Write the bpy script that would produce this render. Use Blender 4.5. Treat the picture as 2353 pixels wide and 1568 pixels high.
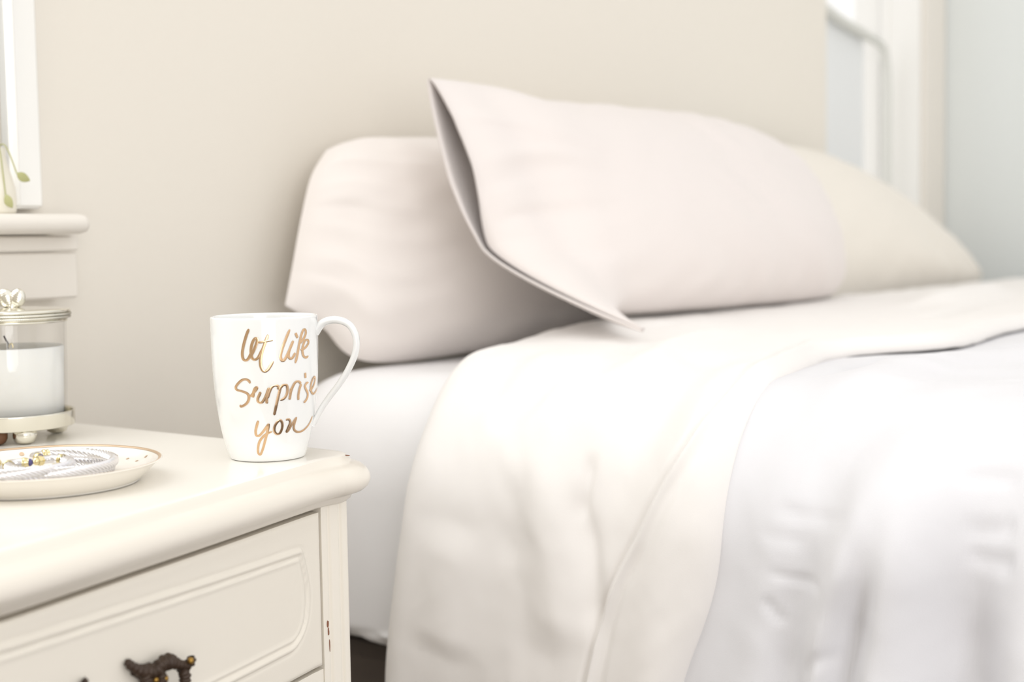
import bpy, math
import numpy as np
from mathutils import Vector, Matrix

for o in list(bpy.data.objects): bpy.data.objects.remove(o)
SC = bpy.context.scene
COL = SC.collection
PI = math.pi

# ------------------------------------------------------------------ camera
EYE = 0.812
FPX = 3268.06                                   # 50 mm lens, 36 mm film, 2353 px
TH, RO = 0.072, 0.016
f_ = np.array([0, math.cos(TH), -math.sin(TH)])
u0_ = np.array([0, math.sin(TH), math.cos(TH)])
x0_ = np.array([1.0, 0, 0])
R_ = x0_ * math.cos(RO) - u0_ * math.sin(RO)
U_ = u0_ * math.cos(RO) + x0_ * math.sin(RO)
cd = bpy.data.cameras.new('camera'); cam = bpy.data.objects.new('camera', cd); COL.objects.link(cam)
M = Matrix(((R_[0], U_[0], -f_[0], 0), (R_[1], U_[1], -f_[1], 0), (R_[2], U_[2], -f_[2], EYE), (0, 0, 0, 1)))
cam.matrix_world = M
cd.lens = 50; cd.sensor_width = 36; cd.clip_start = .05
cd.dof.use_dof = True; cd.dof.focus_distance = .985; cd.dof.aperture_fstop = 5.0
SC.camera = cam

# ------------------------------------------------------------------ light and exposure
SC.view_settings.view_transform = 'Standard'
SC.view_settings.look = 'None'
SC.view_settings.gamma = 1
SC.view_settings.use_curve_mapping = False
SC.view_settings.exposure = 0.22
w = bpy.data.worlds.new('daylight'); SC.world = w; w.use_nodes = True
bg = w.node_tree.nodes['Background']
bg.inputs[0].default_value = (1.0, .985, .965, 1); bg.inputs[1].default_value = 1.0


def W(u, v, z):
    """room axes (u out of the bed wall, v along it) to world"""
    return (.8 * u + .6 * v, -.6 * u + .8 * v, z)


def Wn(p):
    p = np.asarray(p, float)
    return np.stack([.8 * p[..., 0] + .6 * p[..., 1], -.6 * p[..., 0] + .8 * p[..., 1], p[..., 2]], -1)


def area(name, uvz, target, size, power, color):
    l = bpy.data.lights.new(name, 'AREA'); l.shape = 'RECTANGLE'; l.size, l.size_y = size
    l.energy = power; l.color = color
    o = bpy.data.objects.new(name, l); COL.objects.link(o)
    a = Vector(W(*uvz)); b = Vector(W(*target)); o.location = a
    o.rotation_euler = (b - a).to_track_quat('-Z', 'Y').to_euler()
    return o


# daylight of the window beside the nightstand, plus added fill behind the camera
area('window_light_left', (-1.07, .22, 1.42), (-.2, .75, .75), (.8, 1.05), 4.8, (.94, .975, 1.0))
area('fill_light_front', (1.55, -1.05, 1.1), (-.4, 1.05, .5), (2.0, 1.7), 27, (1.0, .99, .98))


def ray(px, py):
    return f_ + R_ * (px - 1176.5) / FPX + U_ * (784 - py) / FPX


def hit(px, py, u=None, v=None, z=None):
    d = ray(px, py); du = .8 * d[0] - .6 * d[1]; dv = .6 * d[0] + .8 * d[1]; dz = d[2]
    k = u / du if u is not None else v / dv if v is not None else (z - EYE) / dz
    return np.array([k * du, k * dv, EYE + k * dz])


# ------------------------------------------------------------------ materials
def mat(name, color, rough=.6, metal=0., bump=0., bscale=40., var=0., vscale=6., color2=None, sheen=0., sss=0., coat=0., spec=.5, bdist=.002):
    m = bpy.data.materials.new(name); m.use_nodes = True
    nt = m.node_tree; b = nt.nodes['Principled BSDF']
    b.inputs['Base Color'].default_value = (*color, 1); b.inputs['Roughness'].default_value = rough
    b.inputs['Metallic'].default_value = metal
    b.inputs['Specular IOR Level'].default_value = spec
    if sheen: b.inputs['Sheen Weight'].default_value = sheen
    if coat: b.inputs['Coat Weight'].default_value = coat; b.inputs['Coat Roughness'].default_value = .08
    if sss:
        b.inputs['Subsurface Weight'].default_value = sss; b.inputs['Subsurface Radius'].default_value = (.02, .018, .015)
        b.inputs['Subsurface Scale'].default_value = .5
    tc = nt.nodes.new('ShaderNodeTexCoord')
    if bump:
        n = nt.nodes.new('ShaderNodeTexNoise'); n.inputs['Scale'].default_value = bscale; n.inputs['Detail'].default_value = 4
        nt.links.new(tc.outputs['Object'], n.inputs['Vector'])
        bp = nt.nodes.new('ShaderNodeBump'); bp.inputs['Strength'].default_value = bump; bp.inputs['Distance'].default_value = bdist
        nt.links.new(n.outputs['Fac'], bp.inputs['Height']); nt.links.new(bp.outputs['Normal'], b.inputs['Normal'])
    if var or color2:
        n = nt.nodes.new('ShaderNodeTexNoise'); n.inputs['Scale'].default_value = vscale; n.inputs['Detail'].default_value = 3
        nt.links.new(tc.outputs['Object'], n.inputs['Vector'])
        mx = nt.nodes.new('ShaderNodeMix'); mx.data_type = 'RGBA'
        mx.inputs[6].default_value = (*color, 1)
        c2 = color2 or tuple(c * (1 - var) for c in color)
        mx.inputs[7].default_value = (*c2, 1)
        nt.links.new(n.outputs['Fac'], mx.inputs[0]); nt.links.new(mx.outputs[2], b.inputs['Base Color'])
    return m


def clear_glass(name, tint=(1, 1, 1), refl=1.0):
    m = bpy.data.materials.new(name); m.use_nodes = True; nt = m.node_tree
    for n in list(nt.nodes): nt.nodes.remove(n)
    out = nt.nodes.new('ShaderNodeOutputMaterial'); tr = nt.nodes.new('ShaderNodeBsdfTransparent'); gl = nt.nodes.new('ShaderNodeBsdfGlossy')
    tr.inputs[0].default_value = (*tint, 1); gl.inputs['Roughness'].default_value = .02
    lw = nt.nodes.new('ShaderNodeLayerWeight'); pw = nt.nodes.new('ShaderNodeMath'); pw.operation = 'POWER'; pw.inputs[1].default_value = 4.0
    nt.links.new(lw.outputs['Facing'], pw.inputs[0]); fr = nt.nodes.new('ShaderNodeMath'); fr.operation = 'MULTIPLY_ADD'
    nt.links.new(pw.outputs[0], fr.inputs[0]); fr.inputs[1].default_value = .35; fr.inputs[2].default_value = .035
    mx = nt.nodes.new('ShaderNodeMixShader')
    nt.links.new(fr.outputs[0], mx.inputs[0]); nt.links.new(tr.outputs[0], mx.inputs[1]); nt.links.new(gl.outputs[0], mx.inputs[2])
    nt.links.new(mx.outputs[0], out.inputs[0])
    return m


MT = dict(
    wall=mat('cream_wall_paint', (.795, .75, .675), .75, bump=.15, bscale=220, spec=.2),
    wall_shaded=mat('cool_shaded_wall_paint', (.76, .79, .78), .75, bump=.15, bscale=220, spec=.2),  # cooler, greyer colour stands for this wall being less lit
    trim=mat('white_trim_paint', (.88, .87, .84), .4),
    trim_grey=mat('grey_trim_paint', (.70, .70, .66), .5),
    trim_warm=mat('warm_trim_paint', (.80, .755, .69), .5),
    ceiling=mat('ceiling_paint', (.9, .89, .86), .8),
    floor=mat('dark_brown_carpet', (.15, .12, .108), .95, bump=.6, bscale=400, color2=(.11, .09, .08), vscale=60),
    cabinet=mat('ivory_furniture_paint', (.875, .825, .735), .32, bump=.06, bscale=60, coat=.35),
    cabinet_lit=mat('ivory_paint_lit_top', (.905, .87, .80), .3, bump=.05, bscale=60, coat=.35),  # same paint as the body, lightened for the light on the top
    cabinet_edge_dim=mat('ivory_paint_dim_edge', (.83, .775, .69), .32, bump=.05, bscale=60, coat=.3),  # same paint again, shade put into the colour of the moulding
    cotton_left=mat('soft_white_cotton', (.85, .795, .76), .85, sheen=.2, bump=.12, bscale=900, bdist=.0006, spec=.2),
    cabinet_side=mat('ivory_drawer_paint', (.85, .80, .71), .4, bump=.08, bscale=60),
    cabinet_in=mat('ivory_carcass_paint', (.70, .62, .54), .6),
    chip=mat('bare_wood_chip', (.25, .10, .055), .8),
    bronze=mat('aged_bronze', (.035, .022, .017), .5, metal=.15, bump=.5, bscale=160, color2=(.07, .038, .018), vscale=55),
    brass=mat('rubbed_brass', (.38, .22, .05), .35, metal=.8),
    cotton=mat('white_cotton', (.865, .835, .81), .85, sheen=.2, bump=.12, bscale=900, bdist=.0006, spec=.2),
    cotton_dim=mat('white_cotton_dim', (.755, .75, .775), .85, sheen=.2, bump=.12, bscale=900, bdist=.0006, spec=.2),  # same white cotton as the cuff, light falloff put into the colour
    cotton_warm=mat('cream_cotton', (.80, .755, .685), .85, sheen=.15, bump=.12, bscale=900, bdist=.0006, spec=.2),
    cotton_pink=mat('blush_white_cotton', (.77, .715, .69), .85, sheen=.2, bump=.12, bscale=900, bdist=.0006, spec=.2),
    sheet=mat('white_fitted_sheet', (.955, .945, .955), .8, sheen=.2, bump=.1, bscale=900, bdist=.0006, spec=.2),
    base=mat('dark_brown_upholstery', (.14, .115, .10), .9, bump=.4, bscale=300),
    porcelain=mat('white_porcelain', (.90, .905, .895), .12, coat=.6, sss=.0),
    dish=mat('cream_glazed_stoneware', (.89, .85, .78), .22, coat=.4),
    gold=mat('gold_foil', (.80, .56, .36), .22, metal=1.0, color2=(.62, .40, .22), vscale=90),
    gold_rim=mat('worn_gold_rim', (.80, .60, .42), .3, metal=.85),
    gold_bright=mat('yellow_gold', (.86, .74, .42), .2, metal=1.0),
    silver=mat('sterling_silver', (.86, .85, .87), .16, metal=1.0),
    silver_lid=mat('polished_silver', (.80, .775, .69), .18, metal=1.0),
    gem=mat('violet_stone', (.07, .06, .22), .08, coat=.5),
    wax=mat('white_wax', (.80, .80, .775), .5, sss=.3),
    wick=mat('burnt_wick', (.05, .035, .03), .9),
    wood=mat('brown_wood', (.20, .085, .035), .5, color2=(.10, .045, .02), vscale=120),
    pane=mat('pale_roller_blind', (.80, .81, .81), .8),
    vase=mat('cream_matte_ceramic', (.80, .76, .66), .7),
    leaf=mat('olive_leaf', (.42, .42, .20), .6),
    glass=clear_glass('clear_glass'),
)


# ------------------------------------------------------------------ builders
def tag(o, label=None, cat=None, group=None, kind=None):
    if label: o['label'] = label
    if cat: o['category'] = cat
    if group: o['group'] = group
    if kind: o['kind'] = kind
    return o


def thing(name, uvz, label, cat, group=None):
    o = bpy.data.objects.new(name, None); COL.objects.link(o); o.location = W(*uvz); o.empty_display_size = .05
    o['wl'] = list(W(*uvz))
    return tag(o, label, cat, group)


def wloc(o):
    l = Vector((0, 0, 0))
    while o is not None:
        l += o.location; o = o.parent
    return l


def mesh(name, V, Fc, m, parent=None, smooth=True, origin=None):
    """V in world coordinates"""
    V = np.asarray(V, float)
    if parent is not None: off = np.array(wloc(parent)); loc = (0, 0, 0)
    elif origin is not None: off = np.array(origin); loc = origin
    else: off = np.zeros(3); loc = (0, 0, 0)
    me = bpy.data.meshes.new(name)
    me.from_pydata((V - off).tolist(), [], Fc)
    me.materials.append(m)
    me.update()
    if smooth: me.polygons.foreach_set('use_smooth', [True] * len(me.polygons))
    o = bpy.data.objects.new(name, me); COL.objects.link(o); o.location = loc
    if parent is not None: o.parent = parent
    return o


def grid_faces(n, m, wu=False, wv=False, off=0):
    F = []
    for i in range(n if wu else n - 1):
        for j in range(m if wv else m - 1):
            a = i * m + j; b = ((i + 1) % n) * m + j; c = ((i + 1) % n) * m + (j + 1) % m; d = i * m + (j + 1) % m
            F.append((a + off, b + off, c + off, d + off))
    return F


class MB:
    def __init__(s): s.V = []; s.F = []

    def add(s, V, F):
        o = len(s.V); s.V += [tuple(map(float, p)) for p in V]; s.F += [tuple(i + o for i in f) for f in F]
        return s

    def grid(s, P, wu=False, wv=False):
        P = np.asarray(P, float); n, m = P.shape[:2]
        return s.add(P.reshape(-1, 3), grid_faces(n, m, wu, wv))

    def box(s, a, b, bev=0.0):
        """box in room axes between corners a and b, chamfered by bev"""
        lo = np.minimum(a, b); hi = np.maximum(a, b)
        if bev <= 0:
            c = [(x, y, z) for x in (lo[0], hi[0]) for y in (lo[1], hi[1]) for z in (lo[2], hi[2])]
            return s.add(Wn(c), [(0, 1, 3, 2), (4, 6, 7, 5), (0, 4, 5, 1), (2, 3, 7, 6), (0, 2, 6, 4), (1, 5, 7, 3)])
        xs = [(lo[0] + bev, lo[1] + bev, hi[0] - bev, hi[1] - bev, lo[2]), (lo[0], lo[1], hi[0], hi[1], lo[2] + bev),
              (lo[0], lo[1], hi[0], hi[1], hi[2] - bev), (lo[0] + bev, lo[1] + bev, hi[0] - bev, hi[1] - bev, hi[2])]
        V = []; 
        for (x0, y0, x1, y1, z) in xs:
            k = bev * (1 if z in (xs[0][4], xs[3][4]) else 1)
            V += [(x0 + k, y0, z), (x1 - k, y0, z), (x1, y0 + k, z), (x1, y1 - k, z), (x1 - k, y1, z), (x0 + k, y1, z), (x0, y1 - k, z), (x0, y0 + k, z)]
        F = []
        for i in range(3):
            for j in range(8):
                F.append((i * 8 + j, i * 8 + (j + 1) % 8, (i + 1) * 8 + (j + 1) % 8, (i + 1) * 8 + j))
        F += [tuple(range(7, -1, -1)), tuple(range(24, 32))]
        return s.add(Wn(V), F)

    def lathe(s, prof, c, seg=64, axis=None):
        """prof: (r, z) pairs about a vertical axis through world point c"""
        P = np.array([[(c[0] + r * math.cos(2 * PI * j / seg), c[1] + r * math.sin(2 * PI * j / seg), c[2] + z) for j in range(seg)] for r, z in prof])
        return s.grid(P, wv=True)

    def tube(s, pts, rad, seg=12, closed=False, lobes=0, depth=0., twist=0., caps=True, flat=1.0):
        pts = np.asarray(pts, float); n = len(pts)
        rad = np.full(n, rad) if np.isscalar(rad) else np.asarray(rad, float)
        if closed: T = np.roll(pts, -1, 0) - np.roll(pts, 1, 0)
        else: T = np.gradient(pts, axis=0)
        T /= np.linalg.norm(T, axis=1)[:, None] + 1e-12
        N = np.zeros_like(pts); a = np.array([0, 0, 1.]) if abs(T[0][2]) < .9 else np.array([1., 0, 0])
        n0 = a - T[0] * (a @ T[0]); N[0] = n0 / np.linalg.norm(n0)
        for i in range(1, n):
            v = N[i - 1] - T[i] * (N[i - 1] @ T[i]); N[i] = v / np.linalg.norm(v)
        B = np.cross(T, N)
        L = np.concatenate([[0], np.cumsum(np.linalg.norm(np.diff(pts, axis=0), axis=1))])
        P = np.zeros((n, seg, 3))
        for j in range(seg):
            th = 2 * PI * j / seg
            k = 1.0
            if lobes: k = 1 - depth + depth * np.abs(np.cos(lobes * (th + twist * L) / 2)) ** .8 * 1.0
            rr = rad * k
            P[:, j] = pts + N * (rr * math.cos(th) * flat)[:, None] + B * (rr * math.sin(th))[:, None]
        o = len(s.V)
        s.grid(P, wu=closed, wv=True)
        if caps and not closed:
            s.F += [tuple(o + j for j in range(seg))[::-1], tuple(o + (n - 1) * seg + j for j in range(seg))]
        return s

    def build(s, name, m, parent=None, smooth=True, origin=None):
        return mesh(name, s.V, s.F, m, parent, smooth, origin)


def catmull(pts, k=8, closed=False):
    P = np.asarray(pts, float); n = len(P); out = []
    rng = range(n) if closed else range(n - 1)
    for i in rng:
        if closed: a, b, c, d = P[i - 1], P[i], P[(i + 1) % n], P[(i + 2) % n]
        else: a, b, c, d = P[max(i - 1, 0)], P[i], P[i + 1], P[min(i + 2, n - 1)]
        for t in np.arange(k) / k:
            out.append(.5 * (2 * b + (c - a) * t + (2 * a - 5 * b + 4 * c - d) * t * t + (3 * b - a - 3 * c + d) * t ** 3))
    if not closed: out.append(P[-1])
    return np.array(out)


def wrinkle(x, y, scale, seed, octaves=3, warp=.6):
    """smooth random relief made of warped waves, about -1..1"""
    rs = np.random.RandomState(seed); out = np.zeros_like(x); amp = 1.; tot = 0
    k = 2 * PI / scale
    wx = x + warp * scale / 3 * np.sin(k * .5 * y + rs.rand() * 6); wy = y + warp * scale / 3 * np.sin(k * .55 * x + rs.rand() * 6)
    for o in range(octaves):
        s_ = np.zeros_like(x)
        for i in range(5):
            a = rs.rand() * 2 * PI; s_ += np.sin(k * (wx * math.cos(a) + wy * math.sin(a)) * (.7 + .6 * rs.rand()) + rs.rand() * 6.28)
        out += amp * s_ / 3; tot += amp; amp *= .5; k *= 1.9
    return out / tot


def smooth01(t):
    t = np.clip(t, 0, 1); return t * t * (3 - 2 * t)


def seg_field(X, Y, line):
    """distance to a polyline, signed side and position 0..1 along it"""
    P = catmull(line, 6); best = np.full(X.shape, 1e9); side = np.zeros(X.shape); pos = np.zeros(X.shape)
    L = np.concatenate([[0], np.cumsum(np.linalg.norm(np.diff(P, axis=0), axis=1))]); L /= L[-1]
    for i in range(len(P) - 1):
        d = P[i + 1] - P[i]; l2 = d @ d + 1e-12
        t = np.clip(((X - P[i][0]) * d[0] + (Y - P[i][1]) * d[1]) / l2, 0, 1)
        dx = X - P[i][0] - t * d[0]; dy = Y - P[i][1] - t * d[1]; q = np.hypot(dx, dy)
        m = q < best
        best = np.where(m, q, best); side = np.where(m, np.sign(d[0] * dy - d[1] * dx), side); pos = np.where(m, L[i] + t * (L[i + 1] - L[i]), pos)
    return best, side, pos


# ------------------------------------------------------------------ the room
WALL_U = -1.11
ROOM_V = 3.03
ZC = 2.5
WINL = (-.15, .735, .84, 2.1)          # window beside the nightstand: v0, v1, z0, z1
WINR = (2.45, 2.905, .80, 2.1)


def wall_with_openings(name, holes, v0, v1, z0, z1, ua, ub, m):
    b = MB(); vs = sorted({v0, v1} | {h[0] for h in holes} | {h[1] for h in holes})
    for a, c in zip(vs[:-1], vs[1:]):
        hs = [h for h in holes if h[0] <= a + 1e-6 and h[1] >= c - 1e-6]
        if hs:
            h = hs[0]; b.box((ua, a, z0), (ub, c, h[2])); b.box((ua, a, h[3]), (ub, c, z1))
        else: b.box((ua, a, z0), (ub, c, z1))
    return tag(b.build(name, m, smooth=False), kind='structure')


wall_with_openings('wall_back', [WINL, WINR], -.6, ROOM_V + .12, 0, ZC, WALL_U - .14, WALL_U, MT['wall'])
tag(MB().box((WALL_U, -.60, 0), (.30, -.48, ZC)).build('shade_wall_left', MT['wall'], smooth=False), kind='structure')  # unseen wall stub, added to darken the left side of the room
tag(MB().box((WALL_U, ROOM_V, 0), (1.6, ROOM_V + .12, ZC)).build('wall_right', MT['wall_shaded'], smooth=False), kind='structure')
tag(MB().box((WALL_U - .14, -1.3, -.05), (1.9, ROOM_V + .12, 0)).build('floor', MT['floor'], smooth=False), kind='structure')
tag(MB().box((WALL_U, ROOM_V - .016, 0), (1.6, ROOM_V, .11), .003).build('baseboard_right', MT['trim'], smooth=False), kind='structure')
tag(MB().box((WALL_U, -.48, 0), (WALL_U + .016, ROOM_V - .016, .11), .003).build('baseboard_back', MT['trim'], smooth=False), kind='structure')

# window beside the nightstand: casing, ledge, apron, sash, glass
wl = bpy.data.objects.new('window_1', None); COL.objects.link(wl); wl.location = W(WALL_U, .1, .84); tag(wl, kind='structure')
CV = hit(102, 300, u=WALL_U + .02)[1]
b = MB(); b.box((WALL_U, WINL[1] + .002, .845), (WALL_U + .016, CV, 2.16), .003)
b.box((WALL_U, WINL[1] + .002, .845), (WALL_U + .022, CV - .026, 2.16), .003)
b.box((WALL_U, WINL[0], 2.1), (WALL_U + .016, CV, 2.16), .003)
b.box((WALL_U, WINL[0] - .05, .845), (WALL_U + .016, WINL[0], 2.16), .003)
b.build('casing', MT['trim'], wl, smooth=False)
LE = hit(216, 510, u=WALL_U + .065)[1]
prof = [(-.02, .8222), (.056, .8220), (.062, .8232), (.0655, .8265), (.067, .8305), (.0655, .8348), (.062, .8382), (.056, .8395), (-.02, .8395)]
P = []
for vv, ins in ((WINL[0] - .06, 0), (LE - .010, 0), (LE - .004, .0025), (LE, .008)):
    P.append([W(WALL_U + (p[0] - (ins if p[0] > 0 else 0)), vv, .832 + (p[1] - .832) * (1 - ins * 30)) for p in prof])
b = MB(); b.grid(np.array(P), wv=True); n = len(b.V); b.F.append(tuple(range(n - len(prof), n)))
b.build('ledge', MT['trim_warm'], wl)
AV = hit(176, 600, u=WALL_U + .03)[1]
b = MB(); b.box((WALL_U, WINL[0] - .03, .807), (WALL_U + .035, AV, .8212), .002)
b.box((WALL_U, WINL[0] - .03, .765), (WALL_U + .032, AV, .8065), .002)
b.build('apron', MT['trim_warm'], wl, smooth=False)
b = MB()
for (a, c) in (((-1.17, WINL[0], .85), (-1.15, WINL[1], .89)), ((-1.17, WINL[0], 1.45), (-1.15, WINL[1], 1.49)), ((-1.17, WINL[0], 2.06), (-1.15, WINL[1], 2.1)),
               ((-1.17, WINL[0], .85), (-1.15, WINL[0] + .04, 2.1)), ((-1.17, WINL[1] - .04, .85), (-1.15, WINL[1], 2.1))): b.box(a, c, .002)
b.build('sash', MT['trim'], wl, smooth=False)
MB().box((-1.163, WINL[0] + .04, .89), (-1.159, WINL[1] - .04, 2.06)).build('pane', MT['glass'], wl, smooth=False)

# window past the far pillow: deep reveal, arched inner frame, pale blind
wr = bpy.data.objects.new('window_2', None); COL.objects.link(wr); wr.location = W(WALL_U, 2.68, .8); tag(wr, kind='structure')
b = MB(); b.box((WALL_U, WINR[1] + .004, .80), (WALL_U + .014, ROOM_V - .006, 2.15), .003)
b.build('casing', MT['trim_warm'], wr, smooth=False)
UF = -1.172
b = MB(); b.box((UF - .03, WINR[0], 2.06), (UF, WINR[1], 2.1)); b.box((UF - .03, WINR[0], .8), (UF, WINR[1], .85)); b.box((UF - .03, WINR[1] - .012, .8), (UF, WINR[1], 2.1))
b.box((UF - .03, WINR[0], .8), (UF, WINR[0] + .03, 2.1))
b.box((WALL_U - .139, WINR[1] - .008, .8), (WALL_U + .004, WINR[1] + .003, 2.1)); b.box((UF, WINR[0], .8), (WALL_U + .03, WINR[1], .815))
b.build('frame', MT['trim'], wr, smooth=False)
arch_px = [(1700, -70), (1800, -38), (1880, 8), (1930, 45), (1985, 78), (2022, 102), (2034, 140), (2038, 200), (2038, 400), (2038, 620)]
arch = catmull([hit(x, y, u=UF + .01) for x, y in arch_px], 8)
b = MB(); b.tube(Wn(arch), .010, 10); b.build('arched_frame', MT['trim_grey'], wr)
lo = [p for p in arch if p[1] > WINR[0]]
b = MB(); lo2 = [p for p in arch if p[1] > WINR[0] + .03]
bl = []
for p in lo2:
    vmax = hit(1988, 300, u=UF)[1]
    if p[1] <= vmax: bl.append(p)
bl.append(np.array([UF, vmax, bl[-1][2] - .01]))
top = [W(UF - .004, p[1], p[2]) for p in bl]; bot = [W(UF - .004, p[1], .85) for p in bl]
b.grid(np.array([top, bot])); b.build('blind', MT['pane'], wr, smooth=False)
MB().box((UF - .02, WINR[0] + .03, .85), (UF - .016, WINR[1] - .012, 2.06)).build('pane', MT['glass'], wr, smooth=False)

# vase with leaves on the ledge
vc = hit(-8, 450, u=WALL_U + .032)
vb = (vc[0], vc[1], .8396)
vt = thing('vase', vb, 'cream vase with green leaves on the ledge by the white casing, cut by left edge', 'vase')
prof = [(0, 0), (.0145, 0), (.0158, .003), (.0162, .012), (.0155, .022), (.013, .032), (.010, .042), (.0085, .05), (.0095, .056), (.0085, .056), (.0075, .05), (.009, .04), (0, .03)]
MB().lathe(prof, W(*vb), 32).build('body', MT['vase'], vt)
rs = np.random.RandomState(4)
base = np.array(W(*vb)) + np.array([0, 0, .05])
for k, (dx, dy, dz, ln) in enumerate(((.020, -.006, -.016, .012), (.012, -.012, -.034, .012), (-.02, -.01, -.01, .016), (-.012, .008, .012, .016))):
    tip = base + np.array([dx, dy, dz]); mid = base + np.array([dx * .5, dy * .5, .008])
    b = MB(); st_ = catmull([base - np.array([0, 0, .01]), base + np.array([0, 0, .003]), mid, tip], 5); b.tube(st_, .0006, 6)
    d = np.array([dx, dy, dz * .9]); d /= np.linalg.norm(d)
    s_ = np.cross(d, [.2, 1, .2]); s_ /= np.linalg.norm(s_); nn = np.cross(s_, d); G = []
    for i in range(8):
        t = i / 7; wd = .0042 * math.sin(PI * min(1, t * .97 + .02)) ** .8
        c = tip + d * (t * ln) + nn * (.004 * t * t)
        G.append([c - s_ * wd, c + nn * -.001, c + s_ * wd])
    b.grid(np.array(G)); b.build('leaf_stem', MT['leaf'], vt)

# ------------------------------------------------------------------ nightstand
ZT = .66; VC = .36


FS = [0, .03, .055, .08, .11, .146, .184, .227, .26, .295, .3425, .36, .385, .5]
FU = [-.6262, -.6285, -.6325, -.638, -.645, -.6535, -.662, -.672, -.680, -.689, -.7005, -.7015, -.700, -.698]
_g = np.linspace(0, .5, 1001); _k = np.hanning(61); _k /= _k.sum()
_y = np.convolve(np.concatenate([np.interp(_g[30:0:-1], FS, FU), np.interp(_g, FS, FU), np.full(30, FU[-1])]), _k, 'valid')


def front(v):
    return float(np.interp(abs(v - VC), _g, _y))


def outline(off=0., n=140):
    """counter-clockwise outline of the top in room axes, pushed out by off"""
    hw = .385; r = .024
    pts = []
    v1, v0 = VC + hw, VC - hw; ub = WALL_U + .02
    pts += [(ub, v0), (ub, v1)] if False else []
    # right side back to front
    for t in np.linspace(0, 1, 14): pts.append((ub + (front(v1) - r - ub) * t, v1))
    uc = front(v1) - r; 
    for a in np.linspace(0, PI / 2, 9)[1:]: pts.append((uc + r * math.sin(a), v1 - r + r * math.cos(a)))
    for v in np.linspace(v1 - r, v0 + r, n)[1:]: pts.append((front(v), v))
    for a in np.linspace(PI / 2, 0, 9)[1:]: pts.append((uc + r * math.sin(a), v0 + r - r * math.cos(a)))
    for t in np.linspace(1, 0, 14)[1:]: pts.append((ub + (uc - ub) * t, v0))
    P = np.array(pts)
    T = np.gradient(P, axis=0); T /= np.linalg.norm(T, axis=1)[:, None]
    N = np.stack([-T[:, 1], T[:, 0]], 1)
    if off:
        k = np.ones(len(P)); Q = P + N * off
        Q[:, 0] = np.maximum(Q[:, 0], ub)
        return Q
    return P


ns = thing('nightstand', (-.86, VC, 0), 'ivory painted nightstand with bowed front and moulded top, beside the bed', 'nightstand')
ep = [(-.004, 0), (0, 0), (.002, -.0006), (.004, -.0022), (.0055, -.0045), (.0065, -.006), (.0095, -.0066), (.013, -.0078), (.0165, -.0105), (.019, -.0145), (.0195, -.0185),
      (.018, -.0225), (.0145, -.0255), (.010, -.027), (.007, -.0275), (.006, -.029), (.005, -.0315), (.002, -.0335), (-.002, -.0345), (-.004, -.035)]
P = np.array([[W(q[0], q[1], ZT + z) for q in outline(o)] for o, z in ep])
n = P.shape[1]
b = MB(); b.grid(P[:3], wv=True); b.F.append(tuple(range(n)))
top = b.build('tabletop', MT['cabinet_lit'], ns)
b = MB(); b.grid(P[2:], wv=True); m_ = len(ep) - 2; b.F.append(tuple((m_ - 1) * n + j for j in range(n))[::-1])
b.build('moulded_edge', MT['cabinet_edge_dim'], ns)
ZB, ZD = ZT - .0335, .13


def strip(b, v0, v1, z0, z1, o0, o1, n=40, relief=None, m=2):
    vs = np.linspace(v0, v1, n)
    zs = np.linspace(z0, z1, m)
    F_ = np.array([[(front(v) + o1 + (relief(v, z) if relief else 0), v, z) for z in zs] for v in vs])
    B_ = np.array([[(front(v) + o0, v, z) for z in zs] for v in vs])
    b.grid(Wn(F_))
    b.grid(Wn(B_)[::-1])
    b.grid(Wn(np.stack([B_[:, -1], F_[:, -1]], 0))); b.grid(Wn(np.stack([F_[:, 0], B_[:, 0]], 0)))
    b.grid(Wn(np.stack([F_[0], B_[0]], 0))); b.grid(Wn(np.stack([B_[-1], F_[-1]], 0)))


VR = .738; VL = 2 * VC - VR
# carcass: sides, back, bottom, dark inside
b = MB()
b.box((WALL_U + .024, VR - .02, ZD), (-.712, VR, ZB)); b.box((WALL_U + .024, VL, ZD), (-.712, VL + .02, ZB)); b.box((WALL_U + .024, VL + .02, ZD), (WALL_U + .034, VR - .02, ZB))
b.box((WALL_U + .024, VL + .02, ZD), (-.72, VR - .02, ZD + .012))
b.build('carcass', MT['cabinet_side'], ns, smooth=False)


def flute(v, z):
    q = 0.
    for c in (.716, .7275):
        for cc in (c, 2 * VC - c): q -= .0022 * math.exp(-((v - cc) / .0014) ** 2)
    # rounded outer arris
    e = max(0, (abs(v - VC) - (VR - VC) + .006) / .006); q -= .005 * e * e
    return q


for side in (0, 1):
    a, c = (.7075, VR) if side == 0 else (VL, 2 * VC - .7075)
    b = MB(); strip(b, a, c, ZD, ZB, -.02, 0.0, 60, flute); b.build('stile', MT['cabinet'], ns)
D1 = (ZT - .1465, ZT - .0375); D2 = (ZT - .285, ZT - .172); D3 = (ZT - .425, ZT - .311)
for z0, z1 in ((ZT - .169, ZT - .1495), (ZT - .308, ZT - .288), (ZD, ZT - .428)):
    b = MB(); strip(b, 2 * VC - .7072, .7072, z0, z1, -.02, -.001, 60); b.build('rail', MT['cabinet'], ns)


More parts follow.
